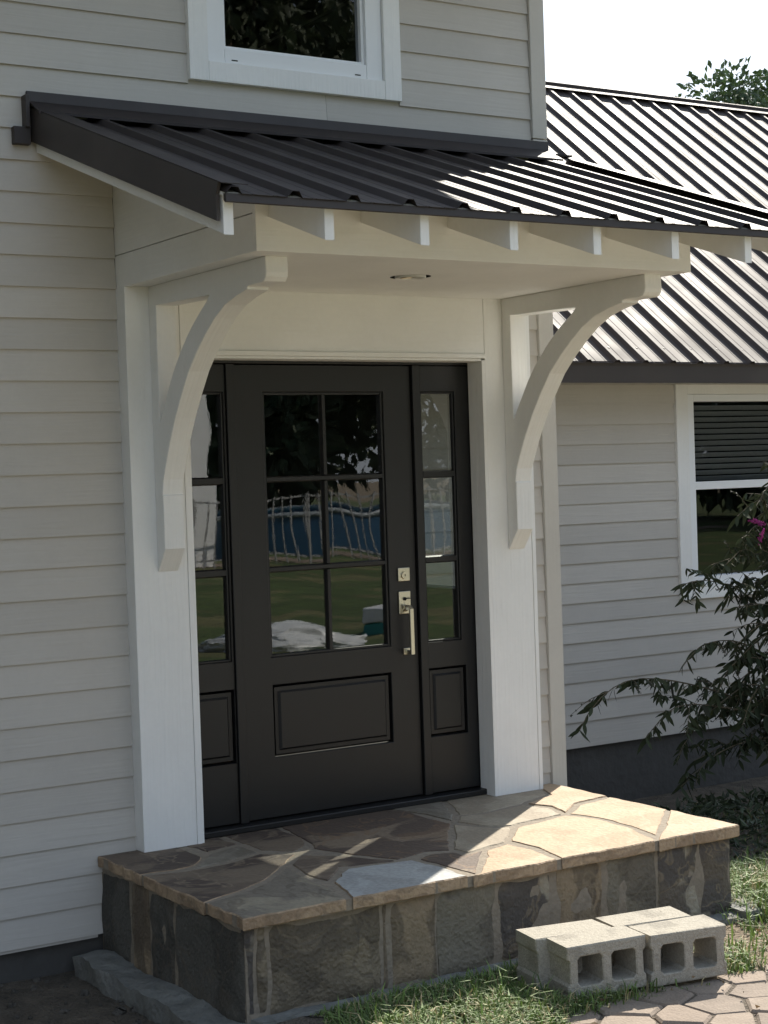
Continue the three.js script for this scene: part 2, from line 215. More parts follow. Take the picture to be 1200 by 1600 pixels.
// ───────────────────────── stone stoop
{
  const st = thing('stone_stoop', 'low stone stoop topped with tan and grey flagstones before the door', 'stoop');
  put('core', [box(-.432, 1.937, -.56, -.046, -.10, 1.2000), box(-.447, 1.962, -.0455, -.0035, -.10, 1.229)].map(g => g), M.mortar, st).name = 'mortar_bed';
  const F = [
    ['d', [-0.457, -0.078, -0.274, -0.078, -0.107, -0.03, -0.102, 0.240, -0.212, 0.373, -0.316, 0.386, -0.457, 0.358]],
    ['d', [-0.085, -0.03, 0.115, -0.09, 0.119, 0.110, -0.058, 0.169]],
    ['g', [-0.069, 0.191, 0.113, 0.139, 0.109, 0.314, -0.082, 0.381, -0.242, 0.406, -0.191, 0.347]],
    ['d', [0.143, -0.1, 0.413, -0.1, 0.399, 0.186, 0.337, 0.334, 0.229, 0.402, 0.125, 0.296, 0.131, 0.104]],
    ['d', [-0.457, 0.382, -0.312, 0.419, -0.098, 0.412, 0.102, 0.339, 0.211, 0.449, 0.071, 0.602, -0.106, 0.776, -0.278, 0.868, -0.457, 0.930]],
    ['c', [-0.457, 0.950, -0.284, 0.889, -0.112, 0.798, 0.068, 0.629, 0.033, 0.840, 0.029, 1.024, -0.020, 1.239, -0.457, 1.239]],
    ['d', [0.214, 0.467, 0.350, 0.617, 0.467, 0.824, 0.239, 0.775, 0.072, 0.941, 0.050, 0.826, 0.099, 0.596]],
    ['b', [0.068, 0.978, 0.228, 0.809, 0.523, 0.858, 0.549, 1.085, 0.53, 1.239, 0.002, 1.239]],
    ['m', [0.428, -0.1, 0.998, -0.103, 1.063, 0.016, 1.046, 0.158, 1.056, 0.375, 0.740, 0.814, 0.645, 0.779, 0.478, 0.818, 0.369, 0.586, 0.310, 0.408, 0.354, 0.315]],
    ['g', [1.015, -0.108, 1.323, -0.100, 1.181, 0.221, 1.088, 0.329, 1.065, 0.136]],
    ['t', [1.341, -0.105, 1.876, -0.1, 1.876, -0.014, 1.798, 0.117, 1.550, 0.233, 1.288, 0.278, 1.179, 0.239]],
    ['t', [1.083, 0.362, 1.169, 0.269, 1.284, 0.294, 1.548, 0.251, 1.594, 0.395, 1.547, 0.549, 1.222, 0.596, 1.129, 0.532]],
    ['t', [1.042, 0.400, 1.117, 0.539, 1.202, 0.614, 1.142, 0.703, 1.000, 0.848, 0.857, 0.884, 0.758, 0.908, 0.753, 0.810]],
    ['m', [0.638, 0.804, 0.735, 0.841, 0.741, 0.924, 0.847, 0.907, 0.574, 1.232, 0.561, 1.081, 0.540, 0.857]],
    ['s', [0.853, 0.912, 0.998, 0.863, 1.017, 1.024, 0.972, 1.239, 0.55, 1.239, 0.586, 1.229]],
    ['S', [1.025, 0.837, 1.204, 0.634, 1.542, 0.565, 1.600, 0.711, 1.592, 0.960, 1.518, 1.203, 1.485, 1.239, 0.99, 1.239, 1.03, 1.019]],
    ['s', [1.797, 0.138, 1.893, -0.09, 1.973, -0.09, 1.973, 0.357, 1.739, 0.404, 1.573, 0.535, 1.617, 0.376, 1.566, 0.247]],
    ['S', [1.573, 0.554, 1.738, 0.424, 1.973, 0.377, 1.973, 0.778, 1.809, 0.936, 1.564, 1.160, 1.604, 0.953, 1.613, 0.704]],
    ['s', [1.526, 1.211, 1.806, 0.951, 1.973, 0.796, 1.973, 1.239, 1.505, 1.239]],
  ];
  const mat = { d: M.stD, g: M.stG, c: M.stC, b: M.stB, m: M.stM, t: M.stT, s: M.stS, S: M.stS2 };
  F.forEach(([k, a], fi) => {
    // subdivide, roughen and shrink the outline; outer edges stay on the slab's rim
    let P = []; for (let i = 0; i < a.length; i += 2) P.push([a[i], a[i + 1]]);
    const cx = P.reduce((s, p) => s + p[0], 0) / P.length, cz = P.reduce((s, p) => s + p[1], 0) / P.length, Q = [];
    const rim = p => p[0] < -.45 || p[0] > 1.965 || p[1] > 1.232;
    for (let i = 0; i < P.length; i++) { const p = P[i], q = P[(i + 1) % P.length], L = Math.hypot(q[0] - p[0], q[1] - p[1]), n = Math.max(1, Math.round(L / .05)); const both = rim(p) && rim(q); for (let j = 0; j < n; j++) { const t = j / n; let x = mixn(p[0], q[0], t), z = mixn(p[1], q[1], t); const e = both && (Math.abs(p[0] - q[0]) < .02 || Math.abs(p[1] - q[1]) < .02); if (!e) { const d = Math.hypot(x - cx, z - cz) || 1, s = rim([x, z]) ? .006 : .013 + rr(-.007, .006); x -= (x - cx) / d * s; z -= (z - cz) / d * s; } else { x += rr(-.011, .004) * (Math.abs(p[0] - q[0]) < .02 ? Math.sign(x - cx) : 0); z += rr(-.011, .004) * (Math.abs(p[1] - q[1]) < .02 ? Math.sign(z - cz) : 0); } Q.push([x, z]); } }
    const y = rr(-.0015, .0025), onRim = P.some(rim);
    const g = exY(Q, onRim ? -.048 + rr(-.004, .004) : -.03, y, .0045);
    const m = put('flagstone', uvw(g, fi * .37, fi * .61), onRim ? [mat[k], M.stEdge] : mat[k], st);
    m.userData.label = { d: 'dark brown flagstone', g: 'grey tan flagstone', c: 'grey corner flagstone with tan front edge', b: 'pale bluish grey flagstone', m: 'mottled brown flagstone', t: 'tan flagstone', s: 'buff flagstone', S: 'buff flagstone' }[k];
  });
  // facing stones of the front and left risers
  const chunk = (a, b, y0, y1, dz, s) => { // rough-faced slab: local x across, y up, z outwards
    const w = b - a, nx = Math.max(3, Math.round(w / .025)), ny = 13, g = new THREE.BoxGeometry(w, y1 - y0, .03, nx, ny, 1), p = g.attributes.position, f = (x, y, q, k) => fbm((((x + a) * k) % 1 + 1) % 1, ((y * k) % 1 + 1) % 1, 5, 5, 5, s + q) - .5;
    for (let i = 0; i < p.count; i++) { const x = p.getX(i), y = p.getY(i), z = p.getZ(i), ex = Math.min(w / 2 - Math.abs(x), (y1 - y0) / 2 - Math.abs(y)); const j = Math.min(.014, w * .14); p.setXYZ(i, x + j * f(0, y, 3, 1.1) * Math.sign(x) * (Math.abs(x) > w / 2 - .001 ? 1 : 0), y + .012 * f(x, 0, 5, 1.3) * (Math.abs(y) > (y1 - y0) / 2 - .001 ? 1 : 0), z > 0 ? z + dz + (.034 * f(x, y, 7, 1.0) + .012 * f(x, y, 9, 2.0)) - .010 * sm(.012, 0, ex) : z); }
    g.computeVertexNormals(); return g.translate((a + b) / 2, (y0 + y1) / 2, 0);
  };
  const X = [[-.432, -.392, 3, 1], [-.388, -.345, 0, 1], [-.338, .142, 0], [.148, .176, 2], [.184, .39, 2], [.402, .68, 1], [.695, .968, 3], [.988, 1.236, 2], [1.248, 1.512, 1], [1.53, 1.76, 3], [1.766, 1.944, 3]];
  X.forEach(([a, b, k], i) => put('facing_stone', uvw(chunk(a, b, -.378, -.052, 0, 840 + i).translate(0, 0, 1.193), i * .43, i * .29), M.riser[k], st));
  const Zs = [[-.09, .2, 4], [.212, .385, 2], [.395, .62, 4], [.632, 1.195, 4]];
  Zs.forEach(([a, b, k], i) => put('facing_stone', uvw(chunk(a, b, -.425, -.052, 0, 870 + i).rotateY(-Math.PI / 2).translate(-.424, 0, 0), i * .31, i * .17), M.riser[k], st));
  [[-.09, .3, 1], [.31, .75, 3], [.76, 1.195, 0]].forEach(([a, b, k]) => put('facing_stone', exX([[a, -.37], [a, -.055], [b, -.055], [b, -.37]], 1.925, 1.948, .004), M.riser[k], st));
  // rough poured footing that sticks out under the stones
  const foot = (x0, x1, z0, z1, y0, y1, nx, nz, am) => { const g = new THREE.BoxGeometry(x1 - x0, y1 - y0, z1 - z0, nx, 5, nz).translate((x0 + x1) / 2, (y0 + y1) / 2, (z0 + z1) / 2), p = g.attributes.position; for (let i = 0; i < p.count; i++) { const x = p.getX(i), y = p.getY(i), z = p.getZ(i), f = (q, s) => fbm((((q + z * .7 + y * .9) * .9) % 1 + 1) % 1, (((z - x * .4 + y * .6) * .9) % 1 + 1) % 1, 7, 7, 5, s) - .5; p.setXYZ(i, x + am * 1.4 * f(x, 811), y + am * f(x, 813), z + am * 1.4 * f(x, 815)); } g.computeVertexNormals(); return uvw(g); };
  put('footing', [foot(-.575, -.40, -.06, 1.33, -.62, -.392, 10, 50, .05), foot(-.42, 2.02, 1.15, 1.275, -.62, -.378, 70, 8, .035), foot(1.93, 2.08, -.05, 1.3, -.62, -.36, 8, 40, .04)], M.footing, st).userData.label = 'rough grey concrete footing along the base';
}
// ───────────────────────── concrete blocks in front of the stoop
{
  const w = .335, h = .196, d = .163, r = .012;
  const rec = (x0, x1, y0, y1, q = r) => [[x0 + q, y0], [x1 - q, y0], [x1, y0 + q], [x1, y1 - q], [x1 - q, y1], [x0 + q, y1], [x0, y1 - q], [x0, y0 + q]];
  const prof = []; const e = .010, ea = .045; // flanged ends
  prof.push([-w / 2, 0], [w / 2, 0], [w / 2, ea], [w / 2 - e, ea + .012], [w / 2 - e, h - ea - .012], [w / 2, h - ea], [w / 2, h], [-w / 2, h], [-w / 2, h - ea], [-w / 2 + e, h - ea - .012], [-w / 2 + e, ea + .012], [-w / 2, ea]);
  const holes = [rec(-w / 2 + .044, -.019, .041, h - .041), rec(.019, w / 2 - .044, .041, h - .041)];
  const rough = (g, s) => { g = uvw(g, s * .17, s * .29); const p = g.attributes.position, c = V(0, h / 2, 0); for (let i = 0; i < p.count; i++) { const x = p.getX(i), y = p.getY(i), z = p.getZ(i), k = hash(Math.round(x * 500), Math.round(y * 500) + 1000 * Math.round(z * 500), s); p.setXYZ(i, x + .003 * (k - .5), y - .003 * hash(Math.round(x * 400), Math.round(z * 400) + Math.round(y * 400), s + 3) * (y > .1 ? 1 : -1), z + .003 * (hash(Math.round(y * 300), Math.round(x * 300) + Math.round(z * 300), s + 5) - .5)); } g.computeVertexNormals(); return g; };
  const B = [[.779, 1.505, -9, 'weathered concrete block, back left of the four before the stoop'], [.803, 1.668, -9.5, 'weathered concrete block, front left of the four beside the grass'], [1.131, 1.560, -11, 'weathered concrete block, back right of the four against the stoop'], [1.146, 1.736, -10, 'weathered concrete block, front right of the four next to the pavers']];
  B.forEach(([x, z, a, label], i) => {
    const m = tag(put('concrete_block', rough(exZ(prof, -d / 2, d / 2, .004, i % 2 ? holes : []), i * 5 + 1), M.block), label, 'block', 'concrete blocks set as a step');
    m.position.set(x, -.386 + (i === 1 ? .002 : 0), z); m.rotation.set(i === 3 ? .008 : 0, a * Math.PI / 180, i === 0 ? -.008 : .006);
  });
}
// ───────────────────────── clapboards
const EXP = .1296;
// one lapped board along x (or along z when side = true)
function board(a, b, y, z, top = EXP + .022) { z += rr(-.0009, .0009); return exX([[z - .012, y], [z + .0055, y], [z - .007, y + top], [z - .012, y + top]], a, b); }
function boardZ(a, b, y, x, top = EXP + .022) { return exZ([[x - .012, y], [x + .0055, y], [x - .007, y + top], [x - .012, y + top]].map(p => p), a, b); }
function pane(x0, x1, y0, y1, z) { return uvw(new THREE.BoxGeometry(x1 - x0, y1 - y0, .0004).translate((x0 + x1) / 2, (y0 + y1) / 2, z)); }
const sheet = (x0, x1, y0, y1, z) => { const g = new THREE.PlaneGeometry(x1 - x0, y1 - y0).translate((x0 + x1) / 2, (y0 + y1) / 2, z); return uvw(g); };

// ───────────────────────── main house
const ZW = -.083;
const house = thing('main_house', 'two storey house with greige lap siding and black front door', 'house');
{
  // wall core with openings for the door unit and upper window
  const zi = -.30, zo = -.0965, core = [
    box(-7, -.02, -.34, 4.25, zi, zo), box(1.61, 2.045, -.34, 4.25, zi, zo), box(-.02, 1.61, 2.115, 3.395, zi, zo), box(-.02, .215, 3.395, 4.25, zi, zo), box(1.10, 1.61, 3.395, 4.25, zi, zo), box(.215, 1.10, 4.06, 4.25, zi, zo), box(-.02, 1.61, -.34, -.002, zi, zo),
    box(1.9, 2.045, -.34, .95, -8.3, zi - .002), box(1.9, 2.045, 2.10, 4.25, -8.3, zi - .002), box(1.9, 2.045, .9505, 2.0995, -8.3, -1.42), box(1.9, 2.045, .9505, 2.0995, -.46, zi - .002), box(-7, -6.85, -.34, 4.25, -8.3, zi - .002), box(-6.85, 1.9, -.34, 4.25, -8.3, -8.1),
  ];
  put('wall', core, M.room, house);
  put('ground_floor', box(-6.84, 1.89, -.12, -.004, -8.09, -.302), M.roomFloor, house);
  put('ceiling', box(-6.84, 1.89, 2.5, 2.62, -8.09, -.302), M.room, house); put('upper_ceiling', box(-6.84, 1.89, 4.26, 4.36, -8.09, -.302), M.room, house); put('left_gable_wall', exX([[-.1, 4.252], [-8.3, 4.252], [-8.3, 4.55], [-4.1, 6.575], [-.1, 4.56]], -7, -6.85), M.siding[0], house);
  put('foundation', [box(-6.98, 2.03, -.9, -.34, -8.28, -.125)], M.found, house);
  // boards left of the door casing, above the canopy, and the strip by the corner board
  let n = 0; const sid = () => M.siding[(n++ * 5 + (rnd() * 3 | 0)) % 3];
  for (let i = 0; ; i++) {
    const y = -.331 + i * EXP; if (y > 4.23) break; const top = Math.min(EXP + .022, 4.248 - y);
    const runs = [];
    const up = y > 3.10;
    if (!up) { runs.push([-7, -.2725]); if (y > -.2) runs.push([1.861, 1.9725]); }
    else { const win = y > 3.29; if (win) runs.push([-7, .1], [1.2, 1.9725]); else runs.push([-7, .80], [.8015, 1.9725]); }
    for (const [a, b] of runs) { if (b - a > 4) { const j = -3 - ((i * 1.37) % 2.6); put('siding_board', board(a, j, y, ZW, top), sid(), house); put('siding_board', board(j + .0015, b, y, ZW, top), sid(), house); } else put('siding_board', board(a, b, y, ZW, top), sid(), house); }
    for (const [a, b] of y > .80 && y < 2.16 ? [[-8.3, -1.50], [-.38, -.202]] : [[-8.3, -.202]]) put('siding_board', boardZ(a, b, y, 2.048, top), sid(), house).userData.label = 'siding board of the side wall';
  }
  put('starter_strip', box(-7, -.46, -.345, -.332, -.11, -.086), M.siding[0], house);
  put('corner_board', [box(1.974, 2.064, -.33, 3.2, -.095, -.0655, .003)], M.corner, house);
  put('corner_board', [box(1.974, 2.064, 3.205, 4.248, -.095, -.0655, .003)], M.corner, house);
  put('corner_board', [box(2.034, 2.0635, -.33, 4.248, -.2, -.0965, .002)], M.corner, house);
  const sw = put('window', [box(2.03, 2.062, .87, 2.18, -1.50, -1.421, .003), box(2.03, 2.062, .87, 2.18, -.459, -.38, .003), box(2.03, 2.061, 2.10, 2.18, -1.4205, -.4595, .003), box(2.03, 2.061, .87, .949, -1.4205, -.4595, .003)], M.trim, house); sw.userData.label = 'white framed window in the side wall beside the wing';
  put('pane', uvw(new THREE.PlaneGeometry(.956, 1.146).rotateY(Math.PI / 2).translate(1.98, 1.525, -.94)), M.glassClear, sw);
  // eaves and roof
  put('soffit', box(-7.3, 2.06, 4.251, 4.265, -.08, .43), M.trimH, house);
  put('eave_fascia', box(-7.3, 2.06, 4.251, 4.41, .432, .455), M.trimH, house);
  put('roof', [exX([[.47, 4.415], [-4.1, 6.73], [-8.9, 4.415], [-8.9, 4.28], [-4.1, 6.58], [.47, 4.28]], -7.3, 2.058)], M.fascia, house);
  put('gable_wall', exX([[-.1, 4.252], [-8.3, 4.252], [-8.3, 4.55], [-4.1, 6.575], [-.1, 4.56]], 1.9, 2.045), M.siding[0], house);
  // upper window
  const w = put('window', [box(.1, .193, 3.3125, 4.10, -.09, -.056, .003), box(1.108, 1.2, 3.3125, 4.10, -.09, -.056, .003), box(.1935, 1.1075, 3.3125, 3.40, -.09, -.057, .003), box(.1935, 1.1075, 4.03, 4.10, -.09, -.057, .003)], M.trim, house); w.userData.label = 'white framed upper window with one dark pane';
  put('sash', [box(.194, .282, 3.401, 4.029, -.15, -.074, .004), box(1.020, 1.107, 3.401, 4.029, -.15, -.074, .004), box(.2825, 1.0195, 3.401, 3.468, -.15, -.075, .004), box(.2825, 1.0195, 3.96, 4.029, -.15, -.075, .004)], M.vinyl, w);
  put('glazing_bead', [box(.283, .297, 3.469, 3.959, -.14, -.094), box(1.005, 1.019, 3.469, 3.959, -.14, -.094), box(.2975, 1.0045, 3.469, 3.483, -.14, -.095)], M.vinyl, w);
  put('weep_slot', [box(.315, .345, 3.415, 3.420, -.0765, -.0735), box(.955, .985, 3.415, 3.420, -.0765, -.0735)], M.dark, w);
  put('pane', sheet(.284, 1.018, 3.47, 3.958, -.118), M.glass2, w);
}
// door unit
{
  const zf = -.132, zb = -.176;
  const fr = put('door_frame', [box(-.012, .012, .03, 2.084, -.20, -.118, .003), box(1.576, 1.602, .03, 2.084, -.20, -.118, .003), box(-.012, 1.602, 2.084, 2.112, -.20, -.118, .003),
    box(.252, .294, .03, 2.083, -.20, -.113, .004), box(1.243, 1.286, .03, 2.083, -.20, -.113, .004)], M.door, house);
  fr.userData.label = 'charcoal door frame with two mullion posts';
  put('threshold', [box(-.012, 1.602, -.001, .028, -.21, -.066, .006)], M.black, house);
  // raised-panel maker
  const panel = (x0, x1, y0, y1, d, depth = .012) => { const e = .042; return [exZ([[x0 + .012, y0 + .012], [x1 - .012, y0 + .012], [x1 - .012, y1 - .012], [x0 + .012, y1 - .012]], d - .03, d - depth), exZ([[x0 + e - .012, y0 + e - .012], [x1 - e + .012, y0 + e - .012], [x1 - e + .012, y1 - e + .012], [x0 + e - .012, y1 - e + .012]], d - .02, d - .001, .009)]; };
  const leafBody = (x0, x1, y0, y1, gx0, gx1, gy0, gy1, px0, px1, py0, py1, z) => exZ([[x0, y0], [x1, y0], [x1, y1], [x0, y1]], z - .044, z, .0025, [[[gx0, gy0], [gx0, gy1], [gx1, gy1], [gx1, gy0]], [[px0, py0], [px0, py1], [px1, py1], [px1, py0]]]);
  const beadFrame = (x0, x1, y0, y1, z, b = .013) => [box(x0, x0 + b, y0, y1, z - .03, z - .008, .003), box(x1 - b, x1, y0, y1, z - .03, z - .008, .003), box(x0 + b, x1 - b, y0, y0 + b, z - .03, z - .0085, .003), box(x0 + b, x1 - b, y1 - b, y1, z - .03, z - .0085, .003)];
  const d = put('entry_door', [leafBody(.297, 1.24, .034, 2.08, .442, 1.086, .757, 1.957, .445, 1.083, .303, .632, zf)], M.door, house); d.userData.label = 'charcoal entry door with six glass panes over one panel';
  put('glazing_bead', beadFrame(.442, 1.086, .757, 1.957, zf, .012), M.door, d);
  put('panel', panel(.445, 1.083, .303, .632, zf), M.door, d);
  const mu = [1.562, 1.153]; mu.forEach(y => put('muntin', exX([[zf - .026, y - .014], [zf - .008, y - .008], [zf - .008, y + .008], [zf - .026, y + .014]], .4545, 1.0735), M.door, d));
  [[1.5765, 1.9445], [1.1675, 1.5475], [.7695, 1.1385]].forEach(([a, b]) => put('muntin', exY([[.764 - .014, zf - .026], [.764 - .008, zf - .008], [.764 + .008, zf - .008], [.764 + .014, zf - .026]], a, b), M.door, d));
  let q = 0; for (const [a, b] of [[1.5765, 1.9445], [1.1675, 1.5475], [.7695, 1.1385]]) for (const [x0, x1] of [[.4545, .75], [.778, 1.0735]]) { const g = sheet(x0, x1, a, b, zf - .027); q++; put('pane', uvw(g, q * .173, q * .291), M.glass, d); }
  // deadbolt and handle set
  const cx = 1.166, zz = zf;
  const db = put('deadbolt', [box(cx - .033, cx + .033, 1.06, 1.124, zz, zz + .010, .003), new THREE.CylinderGeometry(.017, .019, .010, 24).rotateX(Math.PI / 2).translate(cx, 1.088, zz + .014)].map(g => uvw(g)), M.nickel, d); db.userData.label = 'square brushed nickel deadbolt';
  put('keyhole', box(cx - .002, cx + .002, 1.083, 1.094, zz + .018, zz + .0198), M.dark, d);
  const gx = cx + .004;
  const grip = exX([[zz, .975], [zz + .012, .978], [zz + .012, .945], [zz + .045, .945], [zz + .062, .93], [zz + .062, .715], [zz + .012, .715], [zz + .012, .733], [zz + .048, .733], [zz + .048, .925], [zz + .040, .931], [zz, .931]], gx - .0105, gx + .0105, .002);
  const hs = put('handle_set', [box(cx - .033, cx + .033, .905, 1.012, zz, zz + .010, .003), grip, box(gx - .02, gx + .02, .712, .742, zz, zz + .012, .002), exX([[zz + .008, .925], [zz + .03, .948], [zz + .045, .938], [zz + .046, .925], [zz + .03, .93], [zz + .01, .915]], cx - .016, cx + .012, .002)], M.nickel, d); hs.userData.label = 'brushed nickel grip handle with thumb latch';
  put('key', [box(cx - .006, cx + .03, .976, .979, zz + .010, zz + .028), new THREE.CylinderGeometry(.008, .008, .006, 16).rotateX(Math.PI / 2).translate(cx - .002, .976, zz + .013)].map(g => uvw(g)), M.dark, d);
  // sidelights
  for (const [x0, x1, g0, g1, p0, p1] of [[.0135, .2505, .046, .240, .03, .247], [1.2875, 1.5745, 1.292, 1.490, 1.291, 1.512]]) {
    const z = zf + .006, s = put('sidelight', [exZ([[x0, .034], [x1, .034], [x1, 2.08], [x0, 2.08]], z - .044, z, .002, [[[g0, .757], [g0, 1.957], [g1, 1.957], [g1, .757]], [[p0 + .001, .303], [p0 + .001, .632], [p1 - .001, .632], [p1 - .001, .303]]])], M.door, house);
    s.userData.label = x0 < 1 ? 'left charcoal sidelight with three panes' : 'right charcoal sidelight with three panes';
    put('glazing_bead', beadFrame(g0, g1, .757, 1.957, z, .010), M.door, s);
    put('panel', panel(p0, p1, .303, .632, z), M.door, s);
    mu.forEach(y => put('muntin', exX([[z - .026, y - .018], [z - .008, y - .012], [z - .008, y + .012], [z - .026, y + .018]], g0 + .0105, g1 - .0105), M.door, s));
    [[1.5805, 1.9465], [1.1715, 1.5435], [.7675, 1.1345]].forEach(([a, b], i) => { q++; put('pane', uvw(sheet(g0 + .0105, g1 - .0105, a, b, z - .027), q * .217, q * .131), M.glass, s); });
  }
}
// ───────────────────────── entry canopy: casings, box beam, brackets, rafters, metal roof
const can = thing('entry_canopy', 'white bracketed entry canopy with dark ribbed metal shed roof', 'canopy');
const SL = .347, rt = z => 2.51 + SL * (1.57 - z); // rafter top line
{
  // casings (pilasters) and header
  const post = (x0, x1, s) => { const p = put('post', [box(x0, x1 - .022, -.002, 2.399, -.0945, 0, .003)], M.trim, can); p.userData.label = s; put('corner_bead', [box(x1 - .0215, x1, -.002, 2.399, -.118, .0025, .002)], M.trim, p); return p; };
  post(-.272, 0, 'white grained post left of the door'); post(1.588, 1.860, 'white grained post right of the door');
  put('jamb_board', [box(1.5685, 1.5875, -.002, 2.10, -.1175, .002, .002), box(.0005, .0125, -.002, 2.10, -.1175, -.001, .002), box(.0128, 1.5682, 2.0965, 2.108, -.1175, -.002)], M.trim, can);
  const hd = put('header', [box(.001, 1.5873, 2.1085, 2.399, -.0945, -.002, .002)], M.trimH, can);
  put('drip_bead', box(.002, 1.586, 2.1085, 2.130, -.0018, .010, .003), M.trimH, hd);
  // box beam
  const yb = 2.392, zb = 1.172, xl = -.270, xr = 1.842;
  const hole = []; for (let i = 0; i < 32; i++) hole.push([.75 + .088 * Math.cos(i * Math.PI / 16), .64 - .088 * Math.sin(i * Math.PI / 16)]);
  put('soffit_panel', exY([[xl + .021, .0], [xr - .021, .0], [xr - .021, zb - .022], [xl + .021, zb - .022]], yb + .003, yb + .016, 0, [hole]), M.trimH, can);
  put('beam_board', box(xl, xr, yb, rt(zb) - .004, zb - .021, zb, .002), M.trimH, can).userData.label = 'front fascia board of the box beam';
  const side = (x, n, ze = zb) => { put('side_board', exX([[-.09, yb], [ze, yb], [ze, yb + .138], [-.09, yb + .138]], x, x + .02, .0015), M.trimH, can).userData.label = 'lower ' + n; put('side_board', exX([[-.09, yb + .1415], [ze, yb + .1415], [ze, rt(ze) - .004], [-.09, rt(-.09) - .004]], x, x + .0192, .0015), M.trimH, can).userData.label = 'upper ' + n; };
  side(xl, 'left side board of the box beam', zb - .0215); side(xr - .0205, 'right side board of the box beam', zb - .0215);
  // recessed light, unlit
  const lt = put('recessed_light', [new THREE.LatheGeometry([[.050, .006], [.054, -.004], [.062, -.006], [.066, -.004], [.066, .006]].map(p => new THREE.Vector2(...p)), 40).translate(.75, yb + .0025, .64)], M.trimH, can); lt.userData.label = 'round unlit recessed light in the soffit';
  put('can', [new THREE.CylinderGeometry(.087, .087, .1, 28, 1, true).translate(.75, yb + .054, .64), new THREE.CylinderGeometry(.087, .087, .004, 28).translate(.75, yb + .106, .64)].map(g => uvw(g)), M.dark, lt);
  put('reflector', [new THREE.LatheGeometry([[.050, -.002], [.036, .018], [.02, .02], [0, .02]].map(p => new THREE.Vector2(...p)), 28).rotateZ(.1).translate(.753, yb + .002, .64)].map(g => uvw(g)), M.nickel, lt);
  // brackets: profile in (z, y)
  const arcO = [[.888, 2.287], [.80, 2.272], [.70, 2.247], [.61, 2.205], [.525, 2.150], [.44, 2.085], [.36, 2.012], [.285, 1.918], [.22, 1.828], [.16, 1.728], [.115, 1.64], [.085, 1.575], [.072, 1.512]];
  const arcI = [[.075, 1.817], [.115, 1.878], [.155, 1.935], [.19, 1.985], [.24, 2.045], [.30, 2.105], [.36, 2.157], [.42, 2.202], [.48, 2.24], [.545, 2.279]];
  const outer = [[.001, 2.3945], [1.04, 2.3945], [1.043, 2.335], [1.038, 2.318], [1.024, 2.304], [1.005, 2.300], [.90, 2.300], [.888, 2.296]].concat(arcO).concat([[.078, 1.508], [.078, 1.283], [.004, 1.186], [.001, 1.186]]);
  const hole2 = [[.070, 2.310], [.070, 1.817]].concat(arcI).concat([[.57, 2.300]]);
  for (const [x0, n] of [[-.163, 'left'], [1.695, 'right']]) {
    const b = put('bracket', exX(outer, x0, x0 + .095, .0025, [hole2]), M.trim, can); b.userData.label = `${n} curved knee bracket under the box beam`;
  }
  // rafters
  const R = [-.607, -.217, .18, .578, .976, 1.374, 1.770, 2.166];
  R.forEach((x, i) => put('rafter', exX([[-.078, rt(-.078) - .001], [1.57, rt(1.57) - .001], [1.57, rt(1.57) - .130], [-.078, rt(-.078) - .138]], x, x + .038, .0015), M.trim, can));
  // roof deck and ribbed sheets
  const xl2 = -.616, xr2 = 2.212, zf = 1.60, zk = -.074;
  put('roof_deck', exX([[zf - .012, rt(zf - .012)], [zf - .012, rt(zf - .012) + .014], [zk, rt(zk) + .014], [zk, rt(zk)]], xl2 + .001, xr2 - .001), M.trimH, can);
  const P = .2325;
  let sx = xl2, k = 0; const edges = []; while (sx < xr2 - .05) { edges.push(sx); sx += P * 4; } edges.push(xr2);
  for (let e = 0; e < edges.length - 1; e++) { const sh = put('roof_sheet', ribSheet(edges[e], edges[e + 1], xl2 + .03 + .2325, P, zf + .012, rt(zf + .012) + .0155, zk, rt(zk) + .0155), M.roof, can); put('screws', screws(edges[e], edges[e + 1], xl2 + .03 + .2325, P, zf, rt(zf) + .0155, SL, [.06, .62, 1.2]), M.fascia, sh).userData.kind = 'stuff'; }
  put('eave_trim', exX([[zf - .011, rt(zf) + .012], [zf + .006, rt(zf) + .012], [zf + .009, rt(zf) - .016], [zf - .002, rt(zf) - .018], [zf - .011, rt(zf) - .008]], xl2 + .002, xr2 - .002), M.fascia, can);
  // rake trims
  const off = z => rt(z);
  put('rake_fascia', exX([[zf - .015, off(zf - .015) + .045], [-.075, off(-.075) + .045], [-.075, off(-.075) - .095], [1.566, off(1.566) - .088], [1.566, off(1.566)+.0]], xl2 - .014, xl2 - .001, .0015), M.fascia, can).userData.label = 'dark left rake fascia';
  put('rake_cap', exX([[zf + .010, off(zf + .010) + .0455], [-.075, off(-.075) + .0455], [-.075, off(-.075) + .0485], [zf + .010, off(zf + .010) + .0485]], xl2 - .014, xl2 + .085), M.roof, can);
  put('rake_cap', [exX([[zf + .012, off(zf + .012) + .045], [-.075, off(-.075) + .045], [-.075, off(-.075) + .048], [zf + .012, off(zf + .012) + .048]], xr2 - .075, xr2 + .012), exX([[zf + .012, off(zf + .012) + .0445], [-.075, off(-.075) + .0445], [-.075, off(-.075) - .10], [zf + .012, off(zf + .012) - .09]], xr2 + .001, xr2 + .0115)], M.roof, can).userData.label = 'right rake trim';
  // flashing on the wall
  put('wall_flashing', [exX([[-.078, 3.19], [-.0655, 3.192], [-.060, 3.150], [-.0605, 3.138], [-.078, 3.138]], -.645, 2.066)], M.fascia, can);
  put('apron_flashing', exX([[-.0595, 3.149], [.050, rt(.05) + .050], [.052, rt(.052) + .040], [.048, rt(.048) + .045], [-.0595, 3.142]], -.640, 2.066), M.roof, can);
